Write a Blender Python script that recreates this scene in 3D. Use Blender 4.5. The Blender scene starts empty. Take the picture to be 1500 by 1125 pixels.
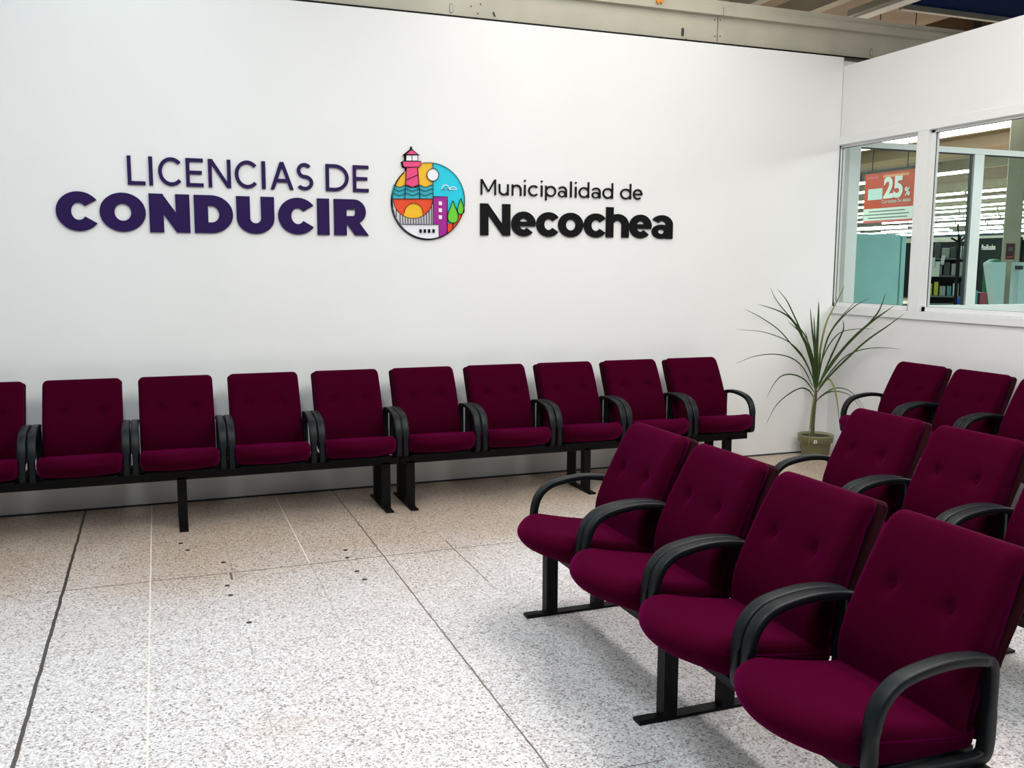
import bpy, bmesh, math, random
from mathutils import Vector, Matrix
random.seed(7)
S = bpy.context.scene
COL = S.collection
PI = math.pi

# ------------------------------------------------------------------ camera
F, YAW, PIT, ROL = 1358.02, 0.36439, 0.12703, 0.004406
CAM = Vector((-5.4323, -6.5059, 1.6))
fwd = Vector((math.sin(YAW)*math.cos(PIT), math.cos(YAW)*math.cos(PIT), -math.sin(PIT)))
r0 = Vector((math.cos(YAW), -math.sin(YAW), 0)); u0 = r0.cross(fwd)
RT = r0*math.cos(ROL) + u0*math.sin(ROL)
UP = -r0*math.sin(ROL) + u0*math.cos(ROL)
cd = bpy.data.cameras.new('camera'); cam = bpy.data.objects.new('camera', cd); COL.objects.link(cam)
M = Matrix((RT, UP, -fwd)).transposed().to_4x4(); M.translation = CAM
cam.matrix_world = M
cd.sensor_width = 36; cd.lens = F/1500*36; cd.clip_end = 200; cd.clip_start = .05
S.camera = cam

def ray(px, py): return RT*((px-750)/F) - UP*((py-562.5)/F) + fwd
def hit(px, py, axis, val):
    d = ray(px, py); t = (val-CAM[axis])/d[axis]; return CAM + d*t
def dep(px, py, D): return CAM + ray(px, py)*D

# ------------------------------------------------------------------ world, lights, exposure
w = bpy.data.worlds.new('world'); S.world = w; w.use_nodes = True
bg = w.node_tree.nodes['Background']; bg.inputs[0].default_value = (.80, .90, 1, 1); bg.inputs[1].default_value = .10
S.view_settings.view_transform = 'Standard'; S.view_settings.look = 'None'
S.view_settings.exposure = 0.09; S.view_settings.gamma = 1
S.view_settings.use_curve_mapping = False
def area(name, loc, sx, sy, power, col=(1, 1, 1), rot=(0, 0, 0)):
    l = bpy.data.lights.new(name, 'AREA'); l.shape = 'RECTANGLE'; l.size = sx; l.size_y = sy
    l.energy = power; l.color = col
    o = bpy.data.objects.new(name, l); COL.objects.link(o); o.location = loc; o.rotation_euler = rot
    return o
# ceiling strip lights of the waiting area, above and behind the camera's view
for x in (-8.2, -5.6, -3.0, -1.5):
    for y, k in ((-1.6, .75), (-4.3, 2.25), (-7.2, 1.1)):
        area('ceiling_lamp', (x, y, 4.35), .5, 2.4, (26 if x < -7 else 38)*k, (1, .98, .95) if x > -5 else (.86, .96, 1))

# ------------------------------------------------------------------ materials
def mat(name, col, rough=.5, metal=0, spec=None, noise=0, nscale=20, bump=0, bscale=200, sheen=0, coat=0):
    m = bpy.data.materials.new(name); m.use_nodes = True
    N = m.node_tree.nodes; L = m.node_tree.links; b = N['Principled BSDF']
    b.inputs['Base Color'].default_value = (*col, 1); b.inputs['Roughness'].default_value = rough
    b.inputs['Metallic'].default_value = metal
    if spec is not None: b.inputs['Specular IOR Level'].default_value = spec
    if sheen:
        b.inputs['Sheen Weight'].default_value = sheen; b.inputs['Sheen Roughness'].default_value = .35
        b.inputs['Sheen Tint'].default_value = (1, .0, .42, 1)
    if noise or bump:
        tc = N.new('ShaderNodeTexCoord')
    if noise:
        n = N.new('ShaderNodeTexNoise'); n.inputs['Scale'].default_value = nscale; n.inputs['Detail'].default_value = 5
        L.new(tc.outputs['Object'], n.inputs['Vector'])
        r = N.new('ShaderNodeValToRGB'); L.new(n.outputs['Fac'], r.inputs[0])
        r.color_ramp.elements[0].position = .3; r.color_ramp.elements[1].position = .7
        r.color_ramp.elements[0].color = (*[c*(1-noise) for c in col], 1)
        r.color_ramp.elements[1].color = (*[min(1, c*(1+noise*.5)) for c in col], 1)
        L.new(r.outputs[0], b.inputs['Base Color'])
    if bump:
        n2 = N.new('ShaderNodeTexNoise'); n2.inputs['Scale'].default_value = bscale
        L.new(tc.outputs['Object'], n2.inputs['Vector'])
        bp = N.new('ShaderNodeBump'); bp.inputs['Strength'].default_value = bump; bp.inputs['Distance'].default_value = .002
        L.new(n2.outputs['Fac'], bp.inputs['Height']); L.new(bp.outputs[0], b.inputs['Normal'])
    return m
def emit(name, col, st):
    m = bpy.data.materials.new(name); m.use_nodes = True
    b = m.node_tree.nodes['Principled BSDF']; b.inputs['Base Color'].default_value = (*col, 1)
    b.inputs['Emission Color'].default_value = (*col, 1); b.inputs['Emission Strength'].default_value = st
    return m
def glassmat(name, tint, gl=.08):
    m = bpy.data.materials.new(name); m.use_nodes = True
    N = m.node_tree.nodes; L = m.node_tree.links; N.clear()
    o = N.new('ShaderNodeOutputMaterial'); t = N.new('ShaderNodeBsdfTransparent'); g = N.new('ShaderNodeBsdfGlossy')
    t.inputs[0].default_value = (*tint, 1); g.inputs['Roughness'].default_value = .02
    fr = N.new('ShaderNodeLayerWeight'); fr.inputs[0].default_value = gl
    mx = N.new('ShaderNodeMixShader'); L.new(fr.outputs['Fresnel'], mx.inputs[0]); L.new(t.outputs[0], mx.inputs[1]); L.new(g.outputs[0], mx.inputs[2])
    L.new(mx.outputs[0], o.inputs[0]); return m

WALL = mat('white_paint', (.80, .80, .79), .55, noise=.02, nscale=1.5, bump=.15, bscale=60)
WALL2 = mat('white_panel', (.74, .735, .73), .5, noise=.03, nscale=2)
FRAME = mat('white_frame', (.72, .73, .72), .4)
FRAME2 = mat('screen_frame', (.68, .76, .74), .4)
GASKET = mat('gasket', (.03, .035, .04), .6)
CREAM = mat('cream_steel', (.44, .42, .33), .45, noise=.12, nscale=3)
CREAM2 = mat('cream_steel_light', (.50, .49, .42), .45, noise=.1, nscale=3)
CEIL = mat('ceiling_sheet', (.30, .245, .19), .7, noise=.15, nscale=1.5)
FAB = mat('crimson_fabric', (.039, .0001, .0085), .9, spec=.02, noise=.12, nscale=90, bump=.35, bscale=900, sheen=.2)
FAB2 = mat('shell_fabric', (.020, .0015, .004), .85, spec=.1, sheen=.04)
PLAS = mat('black_plastic', (.004, .0058, .007), .42, spec=.22, bump=.2, bscale=400)
STEEL = mat('black_steel', (.003, .003, .0034), .5, spec=.15)
PURPLE = mat('purple_acrylic', (.020, .0055, .068), .4, spec=.2)
BLACK = mat('black_acrylic', (.003, .003, .0035), .45, spec=.15)
POT = mat('olive_plastic', (.20, .20, .10), .5)
SOIL = mat('soil', (.03, .02, .012), .95, noise=.4, nscale=80)
LEAF = mat('leaf', (.035, .075, .012), .45, noise=.5, nscale=12)
LEAFY = mat('leaf_yellow', (.16, .20, .03), .45, noise=.3, nscale=12)
STEM = mat('stem', (.09, .085, .04), .8, noise=.3, nscale=60)
GL = glassmat('window_glass', (.93, .96, .95))
GL2 = glassmat('screen_glass', (.86, .95, .93))
BLUE = mat('navy_panel', (.001, .014, .075), .9, spec=.05)
BROWN = mat('brown_box', (.14, .085, .045), .8)
DARK = mat('dark_panel', (.007, .010, .011), .7, spec=.2)
TEAL = mat('pale_teal_laminate', (.36, .55, .56), .35, noise=.1, nscale=4)
TEAL2 = mat('pale_blue_plastic', (.46, .58, .59), .4, noise=.06, nscale=3)
RED = mat('poster_red', (.50, .065, .03), .5, noise=.1, nscale=6)
PINK = mat('poster_pink', (.55, .12, .12), .5)
PAPER = mat('paper', (.62, .66, .60), .6)
GREYP = mat('grey_print', (.12, .14, .13), .6)
TUBE = emit('tube_glow', (.97, 1, .95), 18)

# ---- terrazzo floor
def terrazzo():
    m = bpy.data.materials.new('terrazzo_floor'); m.use_nodes = True
    N = m.node_tree.nodes; L = m.node_tree.links; b = N['Principled BSDF']
    tc = N.new('ShaderNodeTexCoord'); sep = N.new('ShaderNodeSeparateXYZ'); L.new(tc.outputs['Object'], sep.inputs[0])
    X, Y = sep.outputs[0], sep.outputs[1]
    def mth(op, a, c=None, d=None):
        n = N.new('ShaderNodeMath'); n.operation = op
        for i, v in enumerate((a, c, d)):
            if v is None: continue
            if isinstance(v, (int, float)): n.inputs[i].default_value = v
            else: L.new(v, n.inputs[i])
        return n.outputs[0]
    def mix(f, a, c):
        n = N.new('ShaderNodeMix'); n.data_type = 'RGBA'
        for i, v in ((0, f), (6, a), (7, c)):
            if isinstance(v, (int, float)): n.inputs[i].default_value = v
            elif isinstance(v, tuple): n.inputs[i].default_value = (*v, 1)
            else: L.new(v, n.inputs[i])
        return n.outputs[2]
    def noise(sc, det=3):
        n = N.new('ShaderNodeTexNoise'); n.inputs['Scale'].default_value = sc; n.inputs['Detail'].default_value = det
        L.new(tc.outputs['Object'], n.inputs['Vector']); return n.outputs['Fac']
    def ramp(v, stops):
        r = N.new('ShaderNodeValToRGB'); L.new(v, r.inputs[0]); e = r.color_ramp.elements
        while len(e) < len(stops): e.new(.5)
        for i, (p, c) in enumerate(stops): e[i].position = p; e[i].color = (*c, 1)
        return r.outputs[0]
    def vor(sc):
        v = N.new('ShaderNodeTexVoronoi'); v.inputs['Scale'].default_value = sc
        L.new(tc.outputs['Object'], v.inputs['Vector'])
        s = N.new('ShaderNodeSeparateColor'); L.new(v.outputs['Color'], s.inputs[0]); return s.outputs[0], v.outputs['Distance']
    v1, d1 = vor(140)
    chips = ramp(v1, [(0, (.16, .135, .135)), (.09, (.33, .29, .285)), (.25, (.52, .48, .47)), (.5, (.62, .59, .595)), (1, (.76, .75, .77))])
    v2, d2 = vor(210)
    c = mix(mth('MULTIPLY', mth('LESS_THAN', v2, .10), .4), chips, (.16, .13, .12))
    # matrix between chips
    # warm worn zone near the wall and patches
    wz = mth('SUBTRACT', mth('ADD', Y, 3.1), mth('MULTIPLY', mth('SUBTRACT', noise(.9, 4), .5), -2.6))
    wm = N.new('ShaderNodeMapRange'); L.new(wz, wm.inputs[0]); wm.inputs[1].default_value = .4; wm.inputs[2].default_value = 2.4
    wm.interpolation_type = 'SMOOTHSTEP'
    tint = mix(wm.outputs[0], (1, 1, 1), (.72, .60, .47))
    mm = N.new('ShaderNodeMix'); mm.data_type = 'RGBA'; mm.blend_type = 'MULTIPLY'; mm.inputs[0].default_value = 1
    L.new(c, mm.inputs[6]); L.new(tint, mm.inputs[7]); c = mm.outputs[2]
    # rusty stains
    st = mth('GREATER_THAN', noise(2.3, 5), .66)
    rs = ramp(noise(1.7, 5), [(.60, (0, 0, 0)), (.74, (1, 1, 1))])
    c = mix(mth('MULTIPLY', rs, .22), c, (.50, .33, .20))
    wob = mth('MULTIPLY', mth('SUBTRACT', noise(9, 4), .5), .012)
    # tile joints every 0.4 m
    def joint(v, off, hw):
        f = mth('FRACT', mth('DIVIDE', mth('SUBTRACT', v, off), .402))
        return mth('LESS_THAN', mth('ABSOLUTE', mth('SUBTRACT', f, .5)), hw/.402)
    j = mth('MAXIMUM', joint(X, -5.927+.201, .0024), joint(Y, -1.607+.201, .0024))
    brk = mth('GREATER_THAN', noise(3.1, 2), .47)
    c = mix(mth('MULTIPLY', mth('MULTIPLY', j, brk), .42), c, (.20, .16, .13))
    Xw = mth('ADD', X, wob); Yw = mth('ADD', Y, wob)
    def line(v, at, hw, lo=None, hi=None, other=None):
        m_ = mth('LESS_THAN', mth('ABSOLUTE', mth('SUBTRACT', v, at)), hw)
        if lo is not None:
            m_ = mth('MULTIPLY', m_, mth('MULTIPLY', mth('GREATER_THAN', other, lo), mth('LESS_THAN', other, hi)))
        return m_
    dk = line(Xw, -5.927, .0075)
    dk2 = mth('MAXIMUM', line(Xw, -4.320, .0038), line(Yw, -1.607, .0042, -6.0, -2.9, X))
    dk2 = mth('MAXIMUM', dk2, line(Xw, -3.915, .003, -2.2, -1.45, Y))
    dk2 = mth('MAXIMUM', dk2, line(Yw, -4.02, .0024, -4.7, -3.95, X))
    dk2 = mth('MAXIMUM', dk2, line(X, -5.135, .006, -1.72, -1.60, Y))
    c = mix(mth('MULTIPLY', dk2, .8), c, (.06, .045, .035))
    c = mix(mth('MULTIPLY', dk, .93), c, (.03, .022, .018))
    wl = mth('MAXIMUM', line(X, -5.525, .0035), line(X, -4.723, .003, -1.6, 0, Y))
    c = mix(mth('MULTIPLY', wl, .7), c, (.85, .78, .68))
    L.new(c, b.inputs['Base Color'])
    b.inputs['Roughness'].default_value = .38; b.inputs['Specular IOR Level'].default_value = .35
    return m
FLOORM = terrazzo()

# ------------------------------------------------------------------ helpers
def obj(name, bm, m, parent=None, smooth=False, loc=None):
    me = bpy.data.meshes.new(name); bm.normal_update(); bm.to_mesh(me); bm.free()
    me.materials.append(m)
    if smooth:
        for p in me.polygons: p.use_smooth = True
    o = bpy.data.objects.new(name, me); COL.objects.link(o)
    if parent: o.parent = parent
    if loc: o.location = loc
    return o
def tag(o, label, cat, group=None, kind=None):
    o['label'] = label; o['category'] = cat
    if group: o['group'] = group
    if kind: o['kind'] = kind
    return o
def thing(name, label, cat, loc=(0, 0, 0), rz=0, group=None):
    o = bpy.data.objects.new(name, None); o.empty_display_size = .1; COL.objects.link(o)
    o.location = loc; o.rotation_euler = (0, 0, rz); return tag(o, label, cat, group)
def struct(o, label=None):
    o['kind'] = 'structure'
    if label: o['label'] = label
    return o
def bx(bm, x0, x1, y0, y1, z0, z1, bev=0):
    vs = [bm.verts.new((x, y, z)) for x in (x0, x1) for y in (y0, y1) for z in (z0, z1)]
    fs = [(0, 1, 3, 2), (4, 6, 7, 5), (0, 4, 5, 1), (2, 3, 7, 6), (0, 2, 6, 4), (1, 5, 7, 3)]
    nf = [bm.faces.new([vs[i] for i in f]) for f in fs]
    if bev:
        es = list({e for f in nf for e in f.edges})
        bmesh.ops.bevel(bm, geom=es, offset=bev, segments=2, profile=.5, affect='EDGES')
    return vs
def box(name, x0, x1, y0, y1, z0, z1, m, parent=None, bev=0):
    bm = bmesh.new(); bx(bm, x0, x1, y0, y1, z0, z1, bev)
    bmesh.ops.recalc_face_normals(bm, faces=bm.faces); return obj(name, bm, m, parent)
def catmull(pts, n, closed=False):
    out = []; k = len(pts)
    seg = k if closed else k-1
    for s in range(seg):
        if closed: a, b_, c, d = (pts[(s+i-1) % k] for i in range(4))
        else: a, b_, c, d = pts[max(s-1, 0)], pts[s], pts[s+1], pts[min(s+2, k-1)]
        for i in range(n):
            t = i/n
            out.append(tuple(.5*(2*q+(r-p)*t+(2*p-5*q+4*r-s_)*t*t+(-p+3*q-3*r+s_)*t**3) for p, q, r, s_ in zip(a, b_, c, d)))
    if not closed: out.append(tuple(pts[-1]))
    return out
def loop_mesh(bm, rings, cap=True, closed=False):
    R = [[bm.verts.new(p) for p in r] for r in rings]; m = len(R[0])
    rng = range(len(R)) if closed else range(len(R)-1)
    for i in rng:
        a, b_ = R[i], R[(i+1) % len(R)]
        for j in range(m): bm.faces.new((a[j], a[(j+1) % m], b_[(j+1) % m], b_[j]))
    if cap and not closed:
        bm.faces.new(R[0][::-1]); bm.faces.new(R[-1])
    bmesh.ops.recalc_face_normals(bm, faces=bm.faces)
def tube(bm, pts, rad, seg=8):
    rings = []
    for i, p in enumerate(pts):
        p = Vector(p); d = (Vector(pts[min(i+1, len(pts)-1)])-Vector(pts[max(i-1, 0)])).normalized()
        a = d.orthogonal().normalized() if abs(d.z) > .99 else d.cross(Vector((0, 0, 1))).normalized()
        b_ = d.cross(a); r = rad[i] if isinstance(rad, (list, tuple)) else rad
        rings.append([tuple(p+a*math.cos(2*PI*k/seg)*r+b_*math.sin(2*PI*k/seg)*r) for k in range(seg)])
    loop_mesh(bm, rings)
def lathe(bm, prof, seg=40, cx=0, cy=0):
    rings = [[(cx+r*math.cos(2*PI*k/seg), cy+r*math.sin(2*PI*k/seg), z) for k in range(seg)] for r, z in prof]
    loop_mesh(bm, rings)

# ------------------------------------------------------------------ room shell
WT = 3.334            # top of the back wall
o = box('wall_back', -11, 0, 0, .07, 0, WT, WALL); struct(o, 'white painted wall behind the long rows of seats')
o = box('floor', -13, 56, -13, 62, -.06, 0, FLOORM); struct(o, 'speckled terrazzo tile floor')
o = box('ceiling', -13, 56, -13, 62, 4.72, 4.8, CEIL); struct(o, 'beige sheet ceiling above the walls')
o = box('baseboard_back', -11, 0, -.006, 0, 0, .012, GASKET); struct(o)
# right partition, x = 0 .. .08
Y1 = -9
o = box('wall_right', .0, .08, Y1, 0, 0, 1.204, WALL2); struct(o, 'white low wall panel under the glazing')
o = box('wall_right_header', .0, .08, Y1, 0, 2.614, 3.26, WALL2); struct(o, 'white panel above the glazing')
o.name = 'wall_right.001'
o = box('trim_1', -.014, .085, Y1, -.0, 1.204, 1.266, FRAME, bev=.003); struct(o, 'white sill under the window')
o = box('trim_2', -.010, .08, Y1, -.0, 2.618, 2.69, FRAME, bev=.003); struct(o, 'white head trim above the window')
def pane_window(name, y0, y1, z0, z1, fr, mg, label):
    bm = bmesh.new()
    t = .034
    for a in ((y0, y1, z0, z0+t), (y0, y1, z1-.02, z1), (y0, y0+t, z0, z1), (y1-t, y1, z0, z1)):
        bx(bm, .018, .062, *a)
    bmesh.ops.recalc_face_normals(bm, faces=bm.faces)
    o = obj(name, bm, fr); struct(o, label)
    bm = bmesh.new()
    g = .004
    for a in ((y0+t-.001, y0+t+g, z0+t, z1-.02), (y1-t-g, y1-t+.001, z0+t, z1-.02), (y0+t, y1-t, z0+t-.002, z0+t+g*.5), (y0+t, y1-t, z1-.02-g, z1-.019)):
        if a[0] < 0 or a[1]-a[0] > .1: bx(bm, .031, .036, a[0], min(a[1], -.001), a[2], a[3])
    obj('gasket', bm, GASKET, o)
    bm = bmesh.new(); bx(bm, .036, .041, y0+t, y1-t, z0+t, z1-.02); obj('glass_pane', bm, GL, o)
    return o
pane_window('window_1', -.875, .034, 1.268, 2.617, FRAME, GL, 'narrow glazed bay of the partition beside the white wall')
pane_window('window_2', -3.3, -.985, 1.268, 2.617, FRAME, GL, 'wide glazed bay of the partition at the right edge')
o = box('trim_3', -.012, .078, -.985, -.875, 1.266, 2.617, FRAME, bev=.004); struct(o, 'white mullion between the two glazed bays')
o = box('window_3', .02, .075, -8.9, -3.3, 1.268, 2.617, FRAME); struct(o)
o = box('trim_4', .0, .008, -.004, -.001, 1.28, 3.25, GASKET); struct(o)

# glazed screen of the office behind the partition, y = .1
SY0, SY1 = .10, .16
def scr(name, x0, x1, z0, z1, m=FRAME2, parent=None, y0=SY0, y1=SY1):
    return box(name, x0, x1, y0, y1, z0, z1, m, parent)
s = scr('window_4', .196, .314, 1.196, 2.68); struct(s, 'pale post and glazed screen seen through the partition')
scr('frame_post', 1.614, 1.73, 1.253, 2.63, parent=s); scr('frame_post', 3.7, 3.82, 1.253, 2.63, parent=s)
scr('head_rail', .314, 6, 2.632, 2.682, parent=s); scr('bottom_rail', .08, .196, 1.196, 1.253, parent=s)
scr('bottom_rail', .314, 6, 1.196, 1.253, parent=s)
for a, b_ in ((.314, 1.614), (1.73, 3.7), (3.82, 6)):
    scr('glass_pane', a, b_, 1.253, 2.632, GL2, s, .128, .133)
    scr('gasket', a, b_, 2.622, 2.632, GASKET, s, .118, .14)
    scr('gasket', b_-.022, b_-.012, 1.253, 2.622, GASKET, s, .112, .14)
o = scr('wall_screen', .08, 6, 0, 1.196, WALL2); o.name = 'wall_middle'; struct(o, 'pale low wall of the screen seen through the partition')

# ------------------------------------------------------------------ steel beam above the wall
bm = bmesh.new()
prof = [(.03, 3.347), (.03, 3.548), (-.005, 3.556), (-.005, 3.618), (.012, 3.622), (.012, 3.668), (.16, 3.668), (.16, 3.347)]
loop_mesh(bm, [[(x, y, z) for y, z in prof] for x in (-11, 5.5)])
beam = obj('steel_beam', bm, CREAM); tag(beam, 'cream painted steel beam running along the top of the white wall', 'beam')
o = box('beam_flange', -11, 5.5, .0, .2, 3.335, 3.347, STEEL, beam); o['label'] = 'dark lower edge of the beam'
def atb(px): return hit(px, 40, 1, .03).x
sj = hit(1051, 40, 1, .03)
o = box('beam_seam', sj.x-.002, sj.x+.002, .027, .03, 3.36, 3.545, GASKET, beam)
for px, py, dark in ((661, 12, 0), (1000, 47, 1), (1276, 77, 0)):
    p = hit(px, py, 1, .028)
    bm = bmesh.new(); n = 20; hw, hh = .012, .032
    ring = lambda y, k: [(p.x+math.cos(t)*hw*k, y, p.z+(hh-hw if math.sin(t) > 0 else hw-hh)+math.sin(t)*hw*k) for t in [2*PI*i/n+.01 for i in range(n)]]
    loop_mesh(bm, [ring(.031, 1), ring(.0265, 1)]); o = obj('slot', bm, GASKET, beam)
    if not dark:
        bm = bmesh.new(); loop_mesh(bm, [ring(.03, .72), ring(.0262, .72)]); obj('slot_cover', bm, CREAM2, o)
for px, py in ((1047, 29), (1055, 29), (1047, 53), (1055, 53), (1005, 57), (690, 9), (704, 6), (700, 20)):
    p = hit(px, py, 1, .028); bm = bmesh.new()
    loop_mesh(bm, [[(p.x+.005*math.cos(t*PI/4), y, p.z+.005*math.sin(t*PI/4)) for t in range(8)] for y in (.031, .026)])
    obj('rivet', bm, GASKET, beam)
p = hit(724, 21, 1, .028)
bm = bmesh.new(); loop_mesh(bm, [[(p.x-.014, y, p.z+.012), (p.x-.002, y, p.z+.018), (p.x+.012, y, p.z-.016), (p.x-.002, y, p.z-.014)] for y in (.031, .026)])
obj('torn_hole', bm, GASKET, beam)
# seam shown on the top flange
p = hit(1060, 15, 1, -.005); box('flange_seam', p.x-.0015, p.x+.0015, -.007, -.004, 3.556, 3.618, GASKET, beam)
p = hit(968, 2, 1, -.03)
bm = bmesh.new()
pts = [(-.03, 0), (-.02, .05), (.0, .07), (.03, .05), (.035, .01), (.02, -.012), (.0, .0), (-.012, -.018)]
loop_mesh(bm, [[(p.x+a, y, p.z+b_) for a, b_ in pts] for y in (-.02, -.006)])
tag(obj('orange_clamp', bm, mat('orange_rubber', (.62, .22, .02), .6)), 'small orange clamp hooked on the top edge of the cream beam', 'clamp')
# corner flange ends behind the wall top
o = box('corner_channel', .0, .9, .02, .11, 3.285, 3.31, FRAME); tag(o, 'short white channel under the beam end beside the wall corner', 'channel')
# purlins / fixtures above
def ceil_strip(name, x, wdt, y0, y1, z0, z1, m, label, cat):
    r = thing(name, label, cat, (x, (y0+y1)/2, z0))
    box('housing', -wdt/2, wdt/2, -(y1-y0)/2, (y1-y0)/2, .02, z1-z0, m, r)
    box('diffuser', -wdt*.32, wdt*.32, -(y1-y0)/2+.03, (y1-y0)/2-.03, 0, .02, FRAME, r); return r
ceil_strip('strip_light', .80, .20, -1.6, .82, 3.90, 3.98, CREAM2, 'unlit strip light fixture hung above the wall corner', 'light fixture')
o = box('purlin', -.22, -.12, -1.5, 4, 4.0, 4.12, CREAM2); tag(o, 'thin cream roof purlin left of the strip light fixture', 'purlin')
o = box('purlin', .50, .62, -1.2, 4, 4.02, 4.20, CREAM); tag(o, 'thick cream roof purlin just beside the strip light fixture', 'purlin')
t_ = thing('fascia_panel', 'large navy blue panel hanging above the right partition', 'panel', (3.6, .6, 4.0))
box('panel_face', -2.45, 5, -.9, .02, .03, .06, BLUE, t_)
o = box('trim_edge', -2.45, 5, .0, .05, -.02, .03, CREAM2, t_)
vb = hit(1373, 36, 1, 2.2)
t_ = thing('ventilation_box', 'brown box with two dark openings above the partition top', 'box', (vb.x+.75, 2.2, vb.z-.25))
box('casing', -.35, 1.6, 0, .6, 0, .42, BROWN, t_)
for x in (-.2, .05): box('opening', x, x+.12, -.004, .01, .1, .34, GASKET, t_)

# ------------------------------------------------------------------ lettering
def W(px, py):
    p = hit(px, py, 1, 0); return p.x, p.z
DEP = .014
class Glyph:
    def __init__(s): s.bm = bmesh.new(); s.k = 0
    def strip(s, A, B, closed=False, cap=True):      # A,B: lists of (x,z)
        s.k += 1; bm = s.bm; y0, y1 = s.y0-.00012*s.k, s.y1; n = len(A)
        a0 = [bm.verts.new((x, y0, z)) for x, z in A]; b0 = [bm.verts.new((x, y0, z)) for x, z in B]
        a1 = [bm.verts.new((x, y1, z)) for x, z in A]; b1 = [bm.verts.new((x, y1, z)) for x, z in B]
        for i in range(n if closed else n-1):
            j = (i+1) % n
            bm.faces.new((a0[i], a0[j], b0[j], b0[i])); bm.faces.new((a1[i], b1[i], b1[j], a1[j]))
            bm.faces.new((a0[i], a1[i], a1[j], a0[j])); bm.faces.new((b0[i], b0[j], b1[j], b1[i]))
        if not closed:
            for i in (0, n-1): bm.faces.new((a0[i], b0[i], b1[i], a1[i]))
    def poly(s, P):
        s.k += 1; y0 = s.y0-.00012*s.k; bm = s.bm; f = [bm.verts.new((x, y0, z)) for x, z in P]; g = [bm.verts.new((x, s.y1, z)) for x, z in P]; n = len(P)
        bm.faces.new(f); bm.faces.new(g[::-1])
        for i in range(n): bm.faces.new((f[i], g[i], g[(i+1) % n], f[(i+1) % n]))
    def bar(s, x0, z0, x1, z1, w):
        dx, dz = x1-x0, z1-z0; l = math.hypot(dx, dz); nx, nz = -dz/l*w/2, dx/l*w/2
        s.poly([(x0+nx, z0+nz), (x1+nx, z1+nz), (x1-nx, z1-nz), (x0-nx, z0-nz)])
    def rect(s, x0, x1, z0, z1): s.poly([(x0, z0), (x1, z0), (x1, z1), (x0, z1)])
    def arc(s, cx, cz, rx, rz, a0, a1, wx, wz=None, n=40):
        wz = wz or wx; full = abs(a1-a0) >= 359.9
        T = [math.radians(a0+(a1-a0)*i/n) for i in range(n if full else n+1)]
        s.strip([(cx+rx*math.cos(t), cz+rz*math.sin(t)) for t in T], [(cx+(rx-wx)*math.cos(t), cz+(rz-wz)*math.sin(t)) for t in T], full)
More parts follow.
